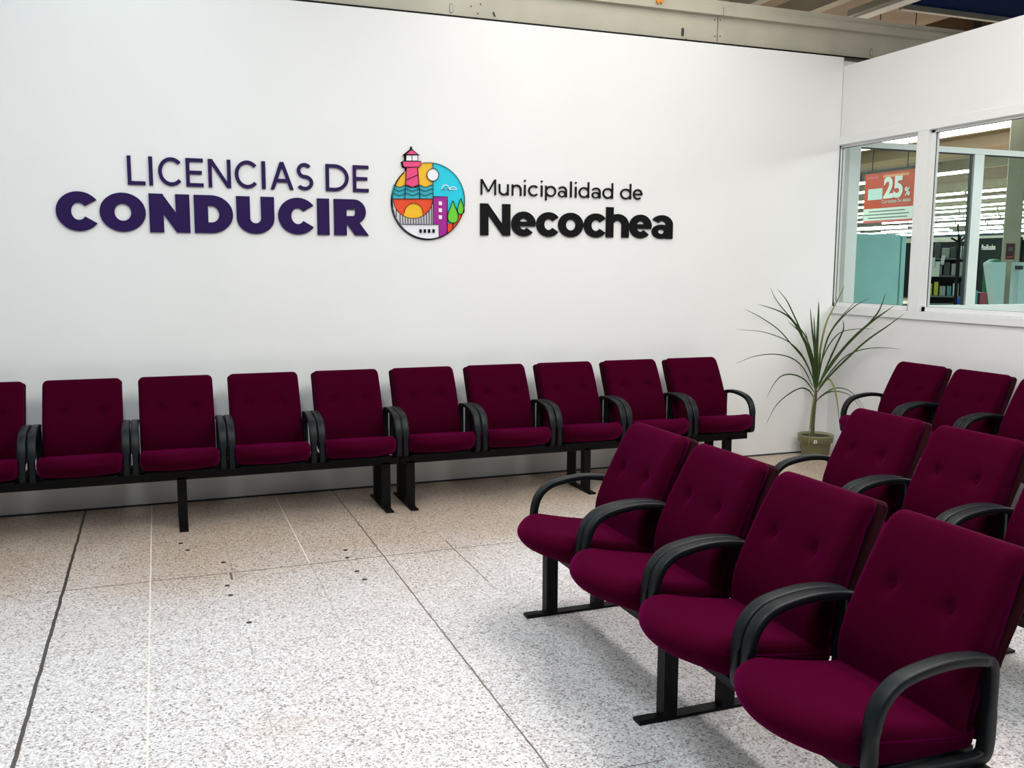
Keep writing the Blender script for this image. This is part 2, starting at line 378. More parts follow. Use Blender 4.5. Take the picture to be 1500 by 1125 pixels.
def glyph(ch, x0, x1, z0, z1, s, hv, xh=None):
    """outline of one letter between x0..x1, baseline z0, top z1, stroke s"""
    g = Glyph(); g.y0 = -.010 if False else -DEP; g.y1 = -.0005
    w = x1-x0; h = z1-z0; cx = (x0+x1)/2; cz = (z0+z1)/2
    sh = s*.80 if hv else s       # horizontal strokes slightly thinner
    if ch == 'O' or ch == 'o': g.arc(cx, cz, w/2, h/2, 0, 360, s, sh, 56)
    elif ch in 'Cc':
        a = 36 if hv else 42
        rx = w/2*(1.07 if hv else 1.12); g.arc(x0+rx, cz, rx, h/2, a, 360-a, s, sh, 48)
    elif ch == 'N':
        g.rect(x0, x0+s, z0, z1); g.rect(x1-s, x1, z0, z1)
        if hv: g.poly([(x0, z1), (x0+s*.95, z1), (x1, z0), (x1-s*.95, z0)])
        else: g.poly([(x0, z1), (x0+s*1.15, z1), (x1, z0), (x1-s*1.15, z0)])
    elif ch == 'D':
        r = min(w*.62, h/2*1.12); g.rect(x0, x0+s, z0, z1); g.rect(x0+s, x1-r, z1-sh, z1); g.rect(x0+s, x1-r, z0, z0+sh)
        g.arc(x1-r, cz, r, h/2, -90, 90, s, sh)
    elif ch == 'U':
        r = w/2; g.rect(x0, x0+s, z0+h*.42, z1); g.rect(x1-s, x1, z0+h*.42, z1); g.arc(cx, z0+h*.42, r, h*.42, 180, 360, s, sh)
    elif ch == 'I' or ch == 'l': g.rect(x0, x1, z0, z1)
    elif ch == 'L': g.rect(x0, x0+s, z0, z1); g.rect(x0+s, x1, z0, z0+s)
    elif ch == 'E':
        g.rect(x0, x0+s, z0, z1)
        for a, b_ in ((z0, x1), (cz-s/2, x1-w*.08), (z1-s, x1)): g.rect(x0+s, b_, a, a+s)
    elif ch == 'A':
        k = s*1.08; g.poly([(x0, z0), (x0+k, z0), (cx+k*.5, z1), (cx-k*.5, z1)]); g.poly([(x1-k, z0), (x1, z0), (cx+k*.5, z1), (cx-k*.5, z1)])
        g.rect(x0+w*.2, x1-w*.2, z0+h*.26, z0+h*.26+s)
    elif ch == 'S':
        r2 = h*.27; r1 = h-2*r2; r1 = h/2-r2+0; rt = (h+s)/4; rb = (h+s)/4
        g.arc(cx-w*.02, z1-rt, w*.44, rt, 35, 270, s); g.arc(cx-w*.02, z0+rb, w*.5, rb, 90, -145, s)
    elif ch == 'R':
        rh = h*.345; r = rh; g.rect(x0, x0+s, z0, z1)
        bz = z1-rh; bxr = x0+w*.92
        g.rect(x0+s, bxr-r, z1-sh, z1); g.rect(x0+s, bxr-r, z1-2*rh, z1-2*rh+sh*.8); g.arc(bxr-r, bz, r, rh, -90, 90, s*.85, sh*.85)
        g.poly([(x0+w*.35, z0+h*.34), (x0+w*.72, z0+h*.36), (x1, z0), (x1-s*1.12, z0)])
    elif ch == 'M':
        g.rect(x0, x0+s, z0, z1); g.rect(x1-s, x1, z0, z1)
        g.poly([(x0, z1), (x0+s*1.1, z1), (cx+s*.5, z0+h*.2), (cx-s*.5, z0+h*.2)]); g.poly([(x1-s*1.1, z1), (x1, z1), (cx+s*.5, z0+h*.2), (cx-s*.5, z0+h*.2)])
    elif ch == 'u':
        r = w/2; g.rect(x0, x0+s, z0+h*.45, z1); g.rect(x1-s, x1, z0, z1); g.arc(cx, z0+h*.45, r, h*.45, 180, 360, s)
    elif ch == 'n':
        r = w/2; g.rect(x0, x0+s, z0, z1); g.rect(x1-s, x1, z0, z1-h*.45); g.arc(cx, z1-h*.45, r, h*.45, 0, 180, s)
    elif ch == 'h':
        zx = xh; hh = zx-z0; r = w/2; k = .48
        g.rect(x0, x0+s, z0, z1); g.rect(x1-s, x1, z0, zx-hh*k); g.arc(x0+r, zx-hh*k, r, hh*k, 0, 150 if hv else 180, s, sh)
    elif ch == 'i':
        g.rect(x0, x1, z0, xh); g.arc(cx, z1-s*.55, s*.62, s*.62, 0, 360, s*.6, s*.6, 20)
    elif ch == 'd':
        hh = xh-z0; g.rect(x1-s, x1, z0, z1); g.arc(cx, z0+hh/2, w/2, hh/2, 0, 360, s)
    elif ch == 'p':
        hh = z1-xh; g.rect(x0, x0+s, z0, z1); g.arc(cx, xh+hh/2, w/2, hh/2, 0, 360, s)
    elif ch == 'e':
        g.arc(cx, cz, w/2, h/2, 0, 318 if hv else 312, s, sh)
        g.rect(x0+s*.5, x1-(s*.05 if hv else 0), cz-sh*(.34 if hv else .5), cz+sh*(.34 if hv else .5))
    elif ch == 'a':
        sv = s; g.rect(x1-sv, x1, z0, z0+h*.62); rx = w*.52
        g.arc(x1-rx, z0+h*.6, rx, h*.4, 0, 150, sv, sh*.9)
        g.arc(x0+w*.44, z0+h*.30, w*.44, h*.30, 0, 360, sv*.85, sh*.75)
    bmesh.ops.recalc_face_normals(g.bm, faces=g.bm.faces)
    return g.bm
NAME = {}
def letter(ch, px0, px1, z0, z1, s, m, hv, label, group, xh=None, pym=300):
    x0 = hit(px0, pym, 1, 0).x; x1 = hit(px1, pym, 1, 0).x
    bm = glyph(ch, x0, x1, z0, z1, s, hv, xh)
    o = obj('wall_letter', bm, m); tag(o, label, 'letter', group)
    return o
ORD = {1: 'first', 2: 'second', 3: 'third', 4: 'fourth'}
def word(items, ox, k, z0, z1, s, m, hv, desc, wname, group, pym, dz=None):
    cnt = {}; tot = {}
    for it in items: tot[it[0]] = tot.get(it[0], 0)+1
    for it in items:
        ch = it[0]; cnt[ch] = cnt.get(ch, 0)+1
        a, b_ = z0, z1; xh = None
        if dz: a, b_, xh = dz(ch)
        pre = (ORD[cnt[ch]]+' ') if tot[ch] > 1 else ''
        letter(ch, ox+it[1]/k, ox+it[2]/k, a, b_, s, m, hv, f'{desc} letter {ch}, {pre}{ch} of the {wname}', group, xh, pym)
# CONDUCIR
word([('C', 37, 228), ('O', 233, 440), ('N', 455, 637), ('D', 656, 830), ('U', 846, 1015), ('C', 1032, 1196), ('I', 1207, 1261), ('R', 1282, 1437)],
     70, 3.061, 1.804, 2.05, .087, PURPLE, True, 'heavy dark purple', 'word CONDUCIR', 'purple letters of the lower line at left', 313)
# LICENCIAS DE
LZ1 = 2.283; LZ0 = W(189, 270.5)[1]
word([('L', 357, 437), ('I', 453, 471), ('C', 495, 600), ('E', 619, 697), ('N', 719, 820), ('C', 838, 938), ('I', 958, 975), ('A', 997, 1100), ('S', 1113, 1190)],
     70, 3.061, LZ0, LZ1, .023, PURPLE, False, 'thin dark purple', 'word LICENCIAS', 'purple letters of the upper line at left', 255)
word([('D', 1245, 1348), ('E', 1367, 1437)], 70, 3.061, LZ0, LZ1, .023, PURPLE, False, 'thin dark purple', 'word DE above the end of CONDUCIR', 'purple letters of the upper line at left', 262)
# Municipalidad de
mk = 3.409
MB = W(560+500/mk, 200+290/mk)[1]; MT = W(560+500/mk, 200+213/mk)[1]; MX = MB+(MT-MB)*.73; MD = MB-(MT-MB)*.25
def mz(ch):
    if ch == 'M': return MB, MT, None
    if ch in 'una ec': return MB, MX, None
    if ch == 'p': return MD, MX, MB
    if ch == 'i': return MB, MT+.006, MX
    return MB, MT+.008, MX
word([('M', 490, 566), ('u', 580, 629), ('n', 645, 693), ('i', 706, 714), ('c', 727, 775), ('i', 790, 798), ('p', 812, 866), ('a', 876, 920), ('l', 936, 944), ('i', 960, 968), ('d', 979, 1031), ('a', 1044, 1088), ('d', 1098, 1150)],
     560, mk, 0, 0, .0115, BLACK, False, 'thin black', 'word Municipalidad', 'thin black letters at right', 278, mz)
word([('d', 1186, 1240), ('e', 1250, 1296)], 560, mk, 0, 0, .0115, BLACK, False, 'thin black', 'word de after Municipalidad', 'thin black letters at right', 285, mz)
# Necochea
NB = W(560+560/mk, 200+494/mk)[1]; NT = W(560+560/mk, 200+336/mk)[1]; NX = NB+(NT-NB)*.78
def nz(ch): return (NB, NT, None) if ch == 'N' else ((NB, NT, NX) if ch == 'h' else (NB-.004, NX, None))
word([('N', 487, 637), ('e', 642, 764), ('c', 767, 881), ('o', 876, 1001), ('c', 1004, 1116), ('h', 1115, 1229), ('e', 1231, 1343), ('a', 1344, 1448)],
     560, mk, 0, 0, .063, BLACK, True, 'heavy black', 'word Necochea', 'heavy black letters at right', 325, nz)

# ------------------------------------------------------------------ emblem
def E_(x, y):
    return W(560+x/7.262, 205+y/7.262)
EC = (484, 649); ER = (386, 406)
def ea(a): return (EC[0]+ER[0]*math.cos(a), EC[1]+ER[1]*math.sin(a))
def arcx(xa, xb, top, n=24):      # points on the disc edge between two x values
    out = []
    for i in range(n+1):
        x = xa+(xb-xa)*i/n; q = max(0, 1-((x-EC[0])/ER[0])**2)**.5*ER[1]
        out.append((x, EC[1]-q if top else EC[1]+q))
    return out
def ell(cx, cy, rx, ry, a0=0, a1=360, n=40): return [(cx+rx*math.cos(math.radians(a0+(a1-a0)*i/n)), cy+ry*math.sin(math.radians(a0+(a1-a0)*i/n))) for i in range(n+(0 if abs(a1-a0) >= 360 else 1))]
emb = thing('wall_emblem', 'round colourful emblem with a pink lighthouse, sea, sun and trees, mounted on the white wall', 'emblem', (0, 0, 0))
ec = W(626, 295); emb.location = (ec[0], 0, ec[1])
layer = [.010]
def eflat(name, P, m, y=None, label=None):
    layer[0] += .0004; y = y or layer[0]
    g = Glyph(); g.y0 = -y; g.y1 = -y+.0012
    g.poly([(a-ec[0], b_-ec[1]) for a, b_ in (E_(*q) for q in P)]); bmesh.ops.recalc_face_normals(g.bm, faces=g.bm.faces)
    o = obj(name, g.bm, m, emb)
    if label: o['label'] = label
    return o
def eline(paths, w=6, m=None, name='outline', y=.0215):
    g = Glyph(); g.y0 = -y; g.y1 = -y+.0012
    for P in paths:
        Q = [E_(*q) for q in P]; Q = [(a-ec[0], b_-ec[1]) for a, b_ in Q]; A = []; B = []; hw = w*.00036/1
        for i, q in enumerate(Q):
            a = Q[max(i-1, 0)]; b_ = Q[min(i+1, len(Q)-1)]; dx, dz = b_[0]-a[0], b_[1]-a[1]; l = math.hypot(dx, dz) or 1
            A.append((q[0]-dz/l*hw, q[1]+dx/l*hw)); B.append((q[0]+dz/l*hw, q[1]-dx/l*hw))
        g.strip(A, B)
    bmesh.ops.recalc_face_normals(g.bm, faces=g.bm.faces)
    return obj(name, g.bm, m or BLACK, emb)
def cm(n, c): return mat(n, c, .4)
YEL, CYA, SEA, ORG, WHT, PUR, GRN, PNK = cm('emblem_yellow', (.88, .48, .01)), cm('emblem_cyan', (.0, .56, .72)), cm('emblem_sea', (.03, .47, .58)), cm('emblem_red', (.80, .06, .01)), cm('emblem_white', (.82, .82, .86)), cm('emblem_purple', (.36, .005, .27)), cm('emblem_green', (.13, .58, .03)), cm('emblem_pink', (.78, .05, .20))
g = Glyph(); g.y0 = -.0102; g.y1 = -.0005
g.poly([(a-ec[0], b_-ec[1]) for a, b_ in (E_(x-3, y+4) for x, y in ell(EC[0], EC[1], ER[0]+6, ER[1]+6, n=72))])
g.poly([(a-ec[0], b_-ec[1]) for a, b_ in (E_(*q) for q in [(196, 235), (232, 222), (228, 168), (212, 162), (292, 100), (295, 72), (311, 72), (314, 100), (388, 160), (376, 168), (376, 224), (410, 230), (402, 296), (380, 300), (388, 400), (236, 400), (236, 300), (208, 292)])])
bmesh.ops.recalc_face_normals(g.bm, faces=g.bm.faces); obj('backing_plate', g.bm, BLACK, emb)
wave = lambda x: 493 - 11*math.cos((x-120)/(530-120)*2*PI*3.0+.6)
eflat('sky_field', arcx(128, 530, True)+[(530, 640), (105, 640)], YEL, label='yellow sky of the emblem')
eflat('sky_field', arcx(530, 869, True)+arcx(869, 530, False), CYA, label='cyan sky of the emblem')
eflat('base_field', [(530, 627)]+[(540, 700)]+arcx(540, 105, False)+[(100, 627)], WHT, label='white base of the emblem')
xs = [112+(530-112)*i/60 for i in range(61)]
xl = arcx(112, 98, False, 2)
eflat('sea_field', [(x, wave(x)) for x in xs]+[(530, 628), (100, 628), (99, 600), (104, 545)], SEA, label='blue wavy sea of the emblem')
eflat('bowl_field', ell(320, 627, 211, 209, 0, 180)+[], ORG, label='red half disc of the emblem')
eflat('sun', ell(326, 776, 98, 100, 178, 362)+ell(320, 627, 211, 209, 62, 117, 12), YEL, label='orange rising sun')
eflat('block_field', [(592, 902)]+[(597, 1040)]+arcx(596, 186, False)+[(190, 897)], WHT)
eflat('ground_field', [(682, 890), (745, 888), (800, 845), (803, 800), (848, 792)]+arcx(846, 684, False), ORG, label='orange ground of the emblem')
eflat('tower_block', [(540, 604), (682, 604), (682, 1000)]+arcx(682, 598, False, 6)+[(594, 900), (540, 897)], PUR, label='purple building of the emblem')
for y in (655, 728, 802): eflat('tower_window', [(592, y), (625, y+1), (625, y+42), (592, y+40)], WHT, .0208)
for x in (387, 432, 478, 525): eflat('block_window', [(x, 950), (x+25, 951), (x+25, 989), (x, 987)], BLACK, .0208)
def tear(cx, t, b_, hw): 
    pts = [(0, 0), (.45, .28), (.85, .52), (1, .72), (.85, .90), (.45, .99), (0, 1), (-.45, .99), (-.85, .90), (-1, .72), (-.85, .52), (-.45, .28)]
    return [(cx+hw*q[0], t+(b_-t)*q[1]) for q in catmull(pts, 4, True)]
T2 = tear(827, 625, 790, 36); T1 = tear(743, 650, 883, 56)
eflat('tree', T2, GRN, label='smaller green tree of the emblem'); eflat('tree', T1, GRN, label='larger green tree of the emblem')
MOON = ell(530, 373, 62, 66); eflat('moon', MOON, WHT)
TW = [(250, 297), (368, 297), (384, 493), (340, 503), (300, 503), (240, 492)]
eflat('lighthouse_tower', TW, PNK)
GA = [(208, 228), (405, 230), (403, 270), (388, 291), (230, 293), (212, 275)]
eflat('lighthouse_gallery', GA, PNK, .0206)
LA = [(245, 165), (368, 165), (368, 226), (245, 226)]; eflat('lighthouse_lantern', LA, WHT, .0206)
RF = [(238, 158), (303, 106), (375, 158)]; eflat('lighthouse_roof', RF, PNK, .0206)
full = ell(EC[0], EC[1], ER[0]-2, ER[1]-2, -100, 228, 80)
stripes = [[(x, 627+209*max(0, 1-((x-320)/211)**2)**.5 if x < 528 else 640), (x+2, 895)] for x in (180, 208, 236, 264, 292, 320, 348, 376, 404, 432, 460, 488, 514)]
stripes += [[(140, 740), (142, 820)]]
wv = lambda o_: [(x, wave(x)+o_) for x in xs]
eline([full, [(530, 248), (530, 306)], [(530, 440), (534, 897)], [(98, 628), (532, 628)], ell(320, 627, 211, 209, 0, 180), ell(326, 776, 98, 100, 180, 360),
       [(190, 897), (593, 901), (597, 1040)], [(540, 604), (684, 604), (684, 1000)], T1+[T1[0]], T2+[T2[0]], MOON+[MOON[0]], TW[2:]+TW[:1], TW[1:3], GA+[GA[0]], LA+[LA[0]], [(308, 165), (308, 226)], RF+[RF[0]],
       [(252, 425), (366, 375)], wv(0), wv(42), wv(88), [(240, 495), (232, 625)], [(384, 495), (392, 625)], [(743, 885), (743, 950)], [(303, 76), (303, 110)], [(212, 162), (392, 162)]]+stripes, 6)
eline([ell(664, 528, 40, 46, 180, 360, 16)+[(624, 528), (780, 528)], ell(744, 528, 36, 28, 180, 360, 14)], 7, WHT, 'cloud')

# ------------------------------------------------------------------ bench seating
PITCH = .546
def inset_loop(P, d):
    n = len(P); out = []
    for i in range(n):
        a, b_ = P[i-1], P[(i+1) % n]; dx, dz = b_[0]-a[0], b_[1]-a[1]; l = math.hypot(dx, dz) or 1e-9
        out.append((P[i][0]+dz/l*d*SGN, P[i][1]-dx/l*d*SGN))
    return out
def area2(P): return sum(P[i-1][0]*P[i][1]-P[i][0]*P[i-1][1] for i in range(len(P)))
def cushion(proff, w, r, nu=26, disp=None, rc=1.0):
    global SGN
    bm = bmesh.new(); hw = w/2; us = []
    for k in range(7): us.append(-hw+r*(1-math.cos(k/6*PI/2)))
    m = nu-14
    for k in range(1, m): us.append(-hw+r+(w-2*r)*k/m)
    us += [-u for u in us[:7]][::-1]
    rings = []
    for u in us:
        P = proff(u); SGN = -1 if area2(P) > 0 else 1
        e = max(0, abs(u)-(hw-r)); d = r*(1-math.sqrt(max(0, 1-(e/r)**2)))
        if d > 0: P = inset_loop(P, d)
        ring = [(u, y, z) for y, z in P]
        if disp: ring = [disp(*q) for q in ring]
        rings.append(ring)
    loop_mesh(bm, rings); return bm
def seat_prof(u):
    k = (2*u/.45)**2; f = .098*k
    c = [(.15, .440), (.04, .454), (-.07, .472), (-.17+f*.2, .489), (-.270+f*.7, .502), (-.338+f*.95, .496), (-.372+f, .470), (-.366+f, .438), (-.325+f*.9, .404), (-.24+f*.5, .380), (-.08, .368), (.08, .366), (.15, .372)]
    return catmull(c, 4, True)
def back_prof(u):
    q = .010*(2*u/.45)**2       # sides come slightly forward
    c = [(.100, .395), (.078-q, .44), (.076-q, .52), (.100-q, .60), (.142-q, .69), (.186-q, .775), (.228-q, .845), (.254-q, .876), (.278, .888), (.304, .876), (.303, .845), (.262, .76), (.22, .67), (.182, .58), (.158, .50), (.148, .44), (.142, .395)]
    return catmull(c, 5, True)
def dimple(u, y, z):
    front = y < .115+.45*(z-.5)+.03 if z > .5 else y < .12
    if front and .5 < z < .84:
        for bu in (-.105, .105):
            d2 = ((u-bu)**2+(z-.70)**2)
            y += .017*math.exp(-d2/(2*.014**2)) + .006*math.exp(-d2/(2*.035**2))
        d = abs(z-.70)
        if abs(u) < .13: y += .0025*math.exp(-(z-.70)**2/(2*.01**2))
    return (u, y, z)
def shell_prof(u):
    c = [(.150, .40), (.164, .50), (.188, .58), (.226, .67), (.268, .76), (.309, .848), (.317, .868), (.332, .872), (.345, .860), (.340, .825), (.303, .74), (.258, .65), (.218, .56), (.196, .48), (.185, .40)]
    return catmull(c, 4, True)
def mesh_of(bm, name, m, smooth=True):
    me = bpy.data.meshes.new(name); bm.normal_update(); bm.to_mesh(me); bm.free(); me.materials.append(m)
    if smooth:
        for p in me.polygons: p.use_smooth = True
    return me
ME = {}
ME['seat'] = mesh_of(cushion(seat_prof, .448, .035), 'seat', FAB)
ME['backrest'] = mesh_of(cushion(back_prof, .446, .032, nu=60, disp=dimple), 'backrest', FAB)
ME['back_shell'] = mesh_of(cushion(shell_prof, .452, .022), 'back_shell', FAB2)
bm = bmesh.new(); bx(bm, -.20, .20, -.20, .17, .348, .368, .004); ME['seat_pan'] = mesh_of(bm, 'seat_pan', STEEL, False)
bm = bmesh.new(); loop_mesh(bm, [[(r*math.cos(2*PI*i/14), y, r*math.sin(2*PI*i/14)) for i in range(14)] for r, y in ((.011, .004), (.011, -.001), (.007, -.0035), (.002, -.004))]); ME['button'] = mesh_of(bm, 'button', FAB)
# armrest: closed plastic loop
path = [(.152, .614), (.125, .628), (.07, .637), (0, .639), (-.08, .630), (-.145, .612), (-.19, .575), (-.213, .52), (-.218, .45), (-.216, .39), (-.20, .372), (-.15, .368), (0, .364), (.10, .362), (.142, .37), (.154, .40), (.156, .48), (.156, .56)]
pp = catmull(path, 4, True); bm = bmesh.new(); rings = []
n = len(pp)
for i, (y, z) in enumerate(pp):
    a, b_ = pp[i-1], pp[(i+1) % n]; dy, dz = b_[0]-a[0], b_[1]-a[1]; l = math.hypot(dy, dz); ny, nz_ = dz/l, -dy/l
    tw = .0235 if z > .5 and y < .13 else .017
    th = .0135 if z > .5 else .0165
    if y > .14 and z < .6: tw = .018
    sec = []
    for k in range(12):
        t = 2*PI*k/12+PI/12; c_, s_ = math.cos(t), math.sin(t)
        c_ = math.copysign(abs(c_)**.38, c_); s_ = math.copysign(abs(s_)**.38, s_)
        sec.append((c_*tw, s_*th))
    rings.append([(a_, y+ny*b2, z+nz_*b2) for a_, b2 in sec])
loop_mesh(bm, rings, closed=True); ME['armrest'] = mesh_of(bm, 'armrest', PLAS)
bm = bmesh.new(); bx(bm, -.026, .026, -.25, .25, 0, .012, .002); bx(bm, -.021, .021, -.25, -.18, .008, .016, .002)
bx(bm, -.026, .026, -.155, -.10, .008, .315); bx(bm, -.026, .026, .09, .14, .008, .315)
ME['leg_frame'] = mesh_of(bm, 'leg_frame', STEEL, False)
def child(name, parent, loc=(0, 0, 0), rot=(0, 0, 0), me=None):
    o = bpy.data.objects.new(name, me or ME[name]); COL.objects.link(o); o.parent = parent; o.location = loc; o.rotation_euler = rot; return o
def bench(n, loc, rz, label, legs, ext=(0, 0), group='beam seating in the waiting area'):
    t = thing('waiting_bench', label, 'bench', loc, rz, group)
    for i in range(n):
        u = (i-(n-1)/2)*PITCH
        child('seat', t, (u, 0, 0)); child('seat_pan', t, (u, 0, 0))
        b_ = child('backrest', t, (u, 0, 0)); child('back_shell', b_)
        for bu in (-.105, .105): child('button', b_, (bu, .1665, .70), (-.44, 0, 0))
        for sgn in (-1, 1): child('armrest', t, (u+sgn*(PITCH/2-.0255), 0, 0))
    L_ = n*PITCH/2
    for y0, y1 in ((-.155, -.095), (.09, .15)):
        bm = bmesh.new(); bx(bm, -L_+.02-ext[0], L_-.02+ext[1], y0, y1, .30, .35, .003); obj('beam', bm, STEEL, t)
    for u in legs: child('leg_frame', t, (u, 0, 0))
    return t
bench(5, (-5.345, -.49, 0), 0, 'long five-seat bench along the white wall, below the purple lettering', (-1.27, .006, 1.27))
bench(5, (-2.620, -.49, 0), 0, 'long five-seat bench along the white wall, ending by the potted plant', (-1.29, .0, 1.18))
# rows facing left (local -y -> world -x): rotate by -90 degrees
bench(4, (-3.665, -3.792, 0), -PI/2, 'foreground bench of bright crimson seats facing left, nearest to the viewer', (-1.08, -.02, 1.06), (.0, .14))
bench(4, (-2.385, -3.785, 0), -PI/2, 'middle bench of crimson seats directly behind the foreground bench', (-1.08, -.02, 1.06))
bench(4, (-.41, -2.0, 0), -PI/2, 'bench of dark seats standing against the right partition under the glazing', (-1.08, 0, 1.06))

# ------------------------------------------------------------------ floor bolts
for px, py in [(506, 806), (509, 817), (523, 837), (534, 849), (265, 796), (275, 806), (327, 824), (333, 858), (338, 872), (365, 912)]:
    p = hit(px, py, 2, 0); bm = bmesh.new(); lathe(bm, [(.013, 0), (.013, .002), (.008, .004), (.001, .004)], 12)
    o = obj('floor_bolt', bm, GASKET, loc=(p.x, p.y, 0)); tag(o, 'small dark bolt stub left in the terrazzo floor', 'bolt', 'bolt stubs in the open floor')

# ------------------------------------------------------------------ potted plant
PX, PY = -.262, -.185
pl = thing('potted_plant', 'tall spiky-leaved plant in an olive green plastic pot in the corner', 'plant', (PX, PY, 0))
bm = bmesh.new()
lathe(bm, [(.01, 0), (.105, 0), (.108, .005), (.128, .125), (.140, .13), (.148, .185), (.150, .19), (.146, .194), (.140, .19), (.132, .165), (.01, .165)], 48)
pot = obj('pot', bm, POT, pl, smooth=False)
for p_ in pot.data.polygons: p_.use_smooth = abs(p_.normal.z) < .6
bm = bmesh.new(); lathe(bm, [(.134, .16), (.13, .176), (.06, .182), (.01, .18)], 30); obj('soil', bm, SOIL, pl)
tocam = (Vector((CAM.x, CAM.y, 0))-Vector((PX, PY, 0))).normalized(); side = Vector((-tocam.y, tocam.x, 0))
bm = bmesh.new(); c0 = tocam*.131; c0.z = .155
def q_(a, z, o_): 
    v = tocam*(.139+(z-.13)*.15+o_)+side*a; return (v.x, v.y, z)
bm.faces.new([bm.verts.new(q_(a, z, .004)) for a, z in ((-.013, .138), (.013, .138), (.013, .166), (-.013, .166))])
lb = obj('price_label', bm, mat('label_white', (.75, .75, .72), .5), pl)
bm = bmesh.new(); bm.faces.new([bm.verts.new(q_(a, z, .005)) for a, z in ((-.004, .146), (.006, .144), (.006, .156), (-.002, .158))]); obj('label_print', bm, GASKET, lb)
D0 = (Vector((PX, PY, .5))-CAM).dot(fwd)
def zc(X, Y): return 1080+X/4.02, 410+Y/4.02
def ptD(X, Y, D):
    p = dep(*zc(X, Y), D)
    while p.x > -.02 or p.y > -.015:
        D -= .02; p = dep(*zc(X, Y), D)
    return p, D
# stems
for P, r in (([(448, 935), (447, 860), (455, 760), (462, 690), (462, 620), (465, 540), (468, 470)], .011), ([(440, 935), (438, 850), (444, 760), (458, 680), (460, 640)], .009)):
    pts = [ptD(X, Y, D0-(.0 if r > .01 else .03)+i*.004)[0]-Vector((PX, PY, 0)) for i, (X, Y) in enumerate(P)]
    pts = [Vector(q) for q in catmull([tuple(q) for q in pts], 4)]
    bm = bmesh.new(); nn = len(pts); tube(bm, [tuple(q) for q in pts], [r*(1.15-.35*i/nn) for i in range(nn)], 8); obj('stem', bm, STEM, pl, smooth=True)
LV = [([(122, 143), (250, 185), (330, 245), (400, 370), (450, 500), (462, 600)], 1.4, .30, 0),
 ([(195, 45), (225, 110), (270, 170), (330, 240), (400, 330), (450, 470), (462, 600)], .8, .05, 0),
 ([(235, 52), (290, 120), (330, 200), (370, 290), (415, 420), (455, 570)], 1.0, .20, 0),
 ([(38, 170), (130, 215), (240, 290), (320, 380), (400, 480), (455, 610)], .8, .10, 0),
 ([(-5, 292), (130, 302), (230, 330), (310, 370), (380, 440), (430, 540), (458, 630)], .7, .28, 0),
 ([(-10, 494), (100, 450), (220, 437), (320, 460), (390, 520), (445, 630)], .8, .35, 0),
 ([(172, 700), (210, 620), (260, 565), (330, 557), (400, 590), (452, 660)], 1.0, .25, 0),
 ([(168, 855), (220, 750), (290, 680), (370, 637), (420, 650), (450, 690)], 1.0, .12, 0),
 ([(430, 165), (440, 280), (455, 400), (462, 520), (464, 620)], 1.5, .05, 0),
 ([(480, 125), (477, 250), (470, 400), (466, 600)], 1.8, .12, 0),
 ([(450, 210), (458, 350), (465, 500), (465, 610)], 1.3, .18, 0),
 ([(635, 30), (580, 140), (530, 240), (500, 350), (480, 480), (468, 610)], 1.3, .02, 1),
 ([(780, 108), (700, 150), (620, 220), (550, 310), (510, 420), (478, 590)], 1.0, .3, 0),
 ([(700, 125), (620, 210), (560, 290), (520, 380), (475, 580)], .9, .15, 0),
 ([(620, 235), (625, 290), (590, 370), (540, 480), (480, 620)], 1.2, .35, 0),
 ([(875, 75), (840, 170), (790, 240), (680, 350), (560, 480), (475, 620)], 1.3, .45, 0),
 ([(925, 152), (800, 240), (690, 335), (590, 450), (476, 620)], 1.8, .6, 0),
 ([(985, 198), (880, 275), (760, 360), (640, 470), (540, 570), (470, 660)], 1.4, .7, 0),
 ([(965, 408), (850, 400), (740, 410), (640, 450), (560, 530), (475, 640)], .8, .5, 0),
 ([(800, 288), (700, 290), (610, 310), (550, 370), (500, 470), (472, 600)], .8, .2, 0),
 ([(755, 770), (700, 690), (640, 645), (570, 640), (500, 680), (462, 720)], .9, .12, 0),
 ([(735, 765), (660, 680), (580, 657), (520, 670), (462, 715)], .9, .3, 0),
 ([(602, 870), (592, 760), (575, 660), (550, 600), (525, 588), (470, 630)], 1.9, .35, 1),
 ([(416, 1005), (425, 880), (435, 780), (448, 700), (460, 660)], 1.4, .2, 1),
 ([(300, 245), (370, 310), (420, 400), (455, 520), (463, 610)], 1.3, .4, 0),
 ([(440, 420), (446, 520), (456, 640)], 1.4, .06, 0), ([(492, 420), (482, 520), (468, 640)], 1.4, .1, 0),
 ([(560, 60), (520, 180), (490, 330), (470, 590)], .6, -.05, 0) if False else ([(400, 300), (430, 430), (455, 610)], 1.0, .12, 0)]
for P, wd, dd, yl in LV:
    P = P[::-1]; n = len(P); raw = []
    for i, (X, Y) in enumerate(P):
        s_ = i/(n-1); p, _ = ptD(X, Y, D0-dd*s_**1.3); raw.append(tuple(p-Vector((PX, PY, 0))))
    pts = [Vector(q) for q in catmull(raw, 5)]; m_ = len(pts)
    bm = bmesh.new(); rows = []
    for i, p in enumerate(pts):
        d = (pts[min(i+1, m_-1)]-pts[max(i-1, 0)]).normalized()
        sd = d.cross(fwd).normalized(); sd = (sd*.85+fwd*.5).normalized()
        nn = d.cross(sd).normalized(); s_ = i/(m_-1)
        hw = .0065*wd*(min(1, .45+s_*2.2))*(1-s_**3)**.8+.0004
        rows.append([bm.verts.new(p-sd*hw+nn*hw*.5), bm.verts.new(p), bm.verts.new(p+sd*hw+nn*hw*.5)])
    for a, b_ in zip(rows, rows[1:]):
        for k in (0, 1): bm.faces.new((a[k], a[k+1], b_[k+1], b_[k]))
    obj('leaf', bm, LEAFY if yl else LEAF, pl, smooth=True)

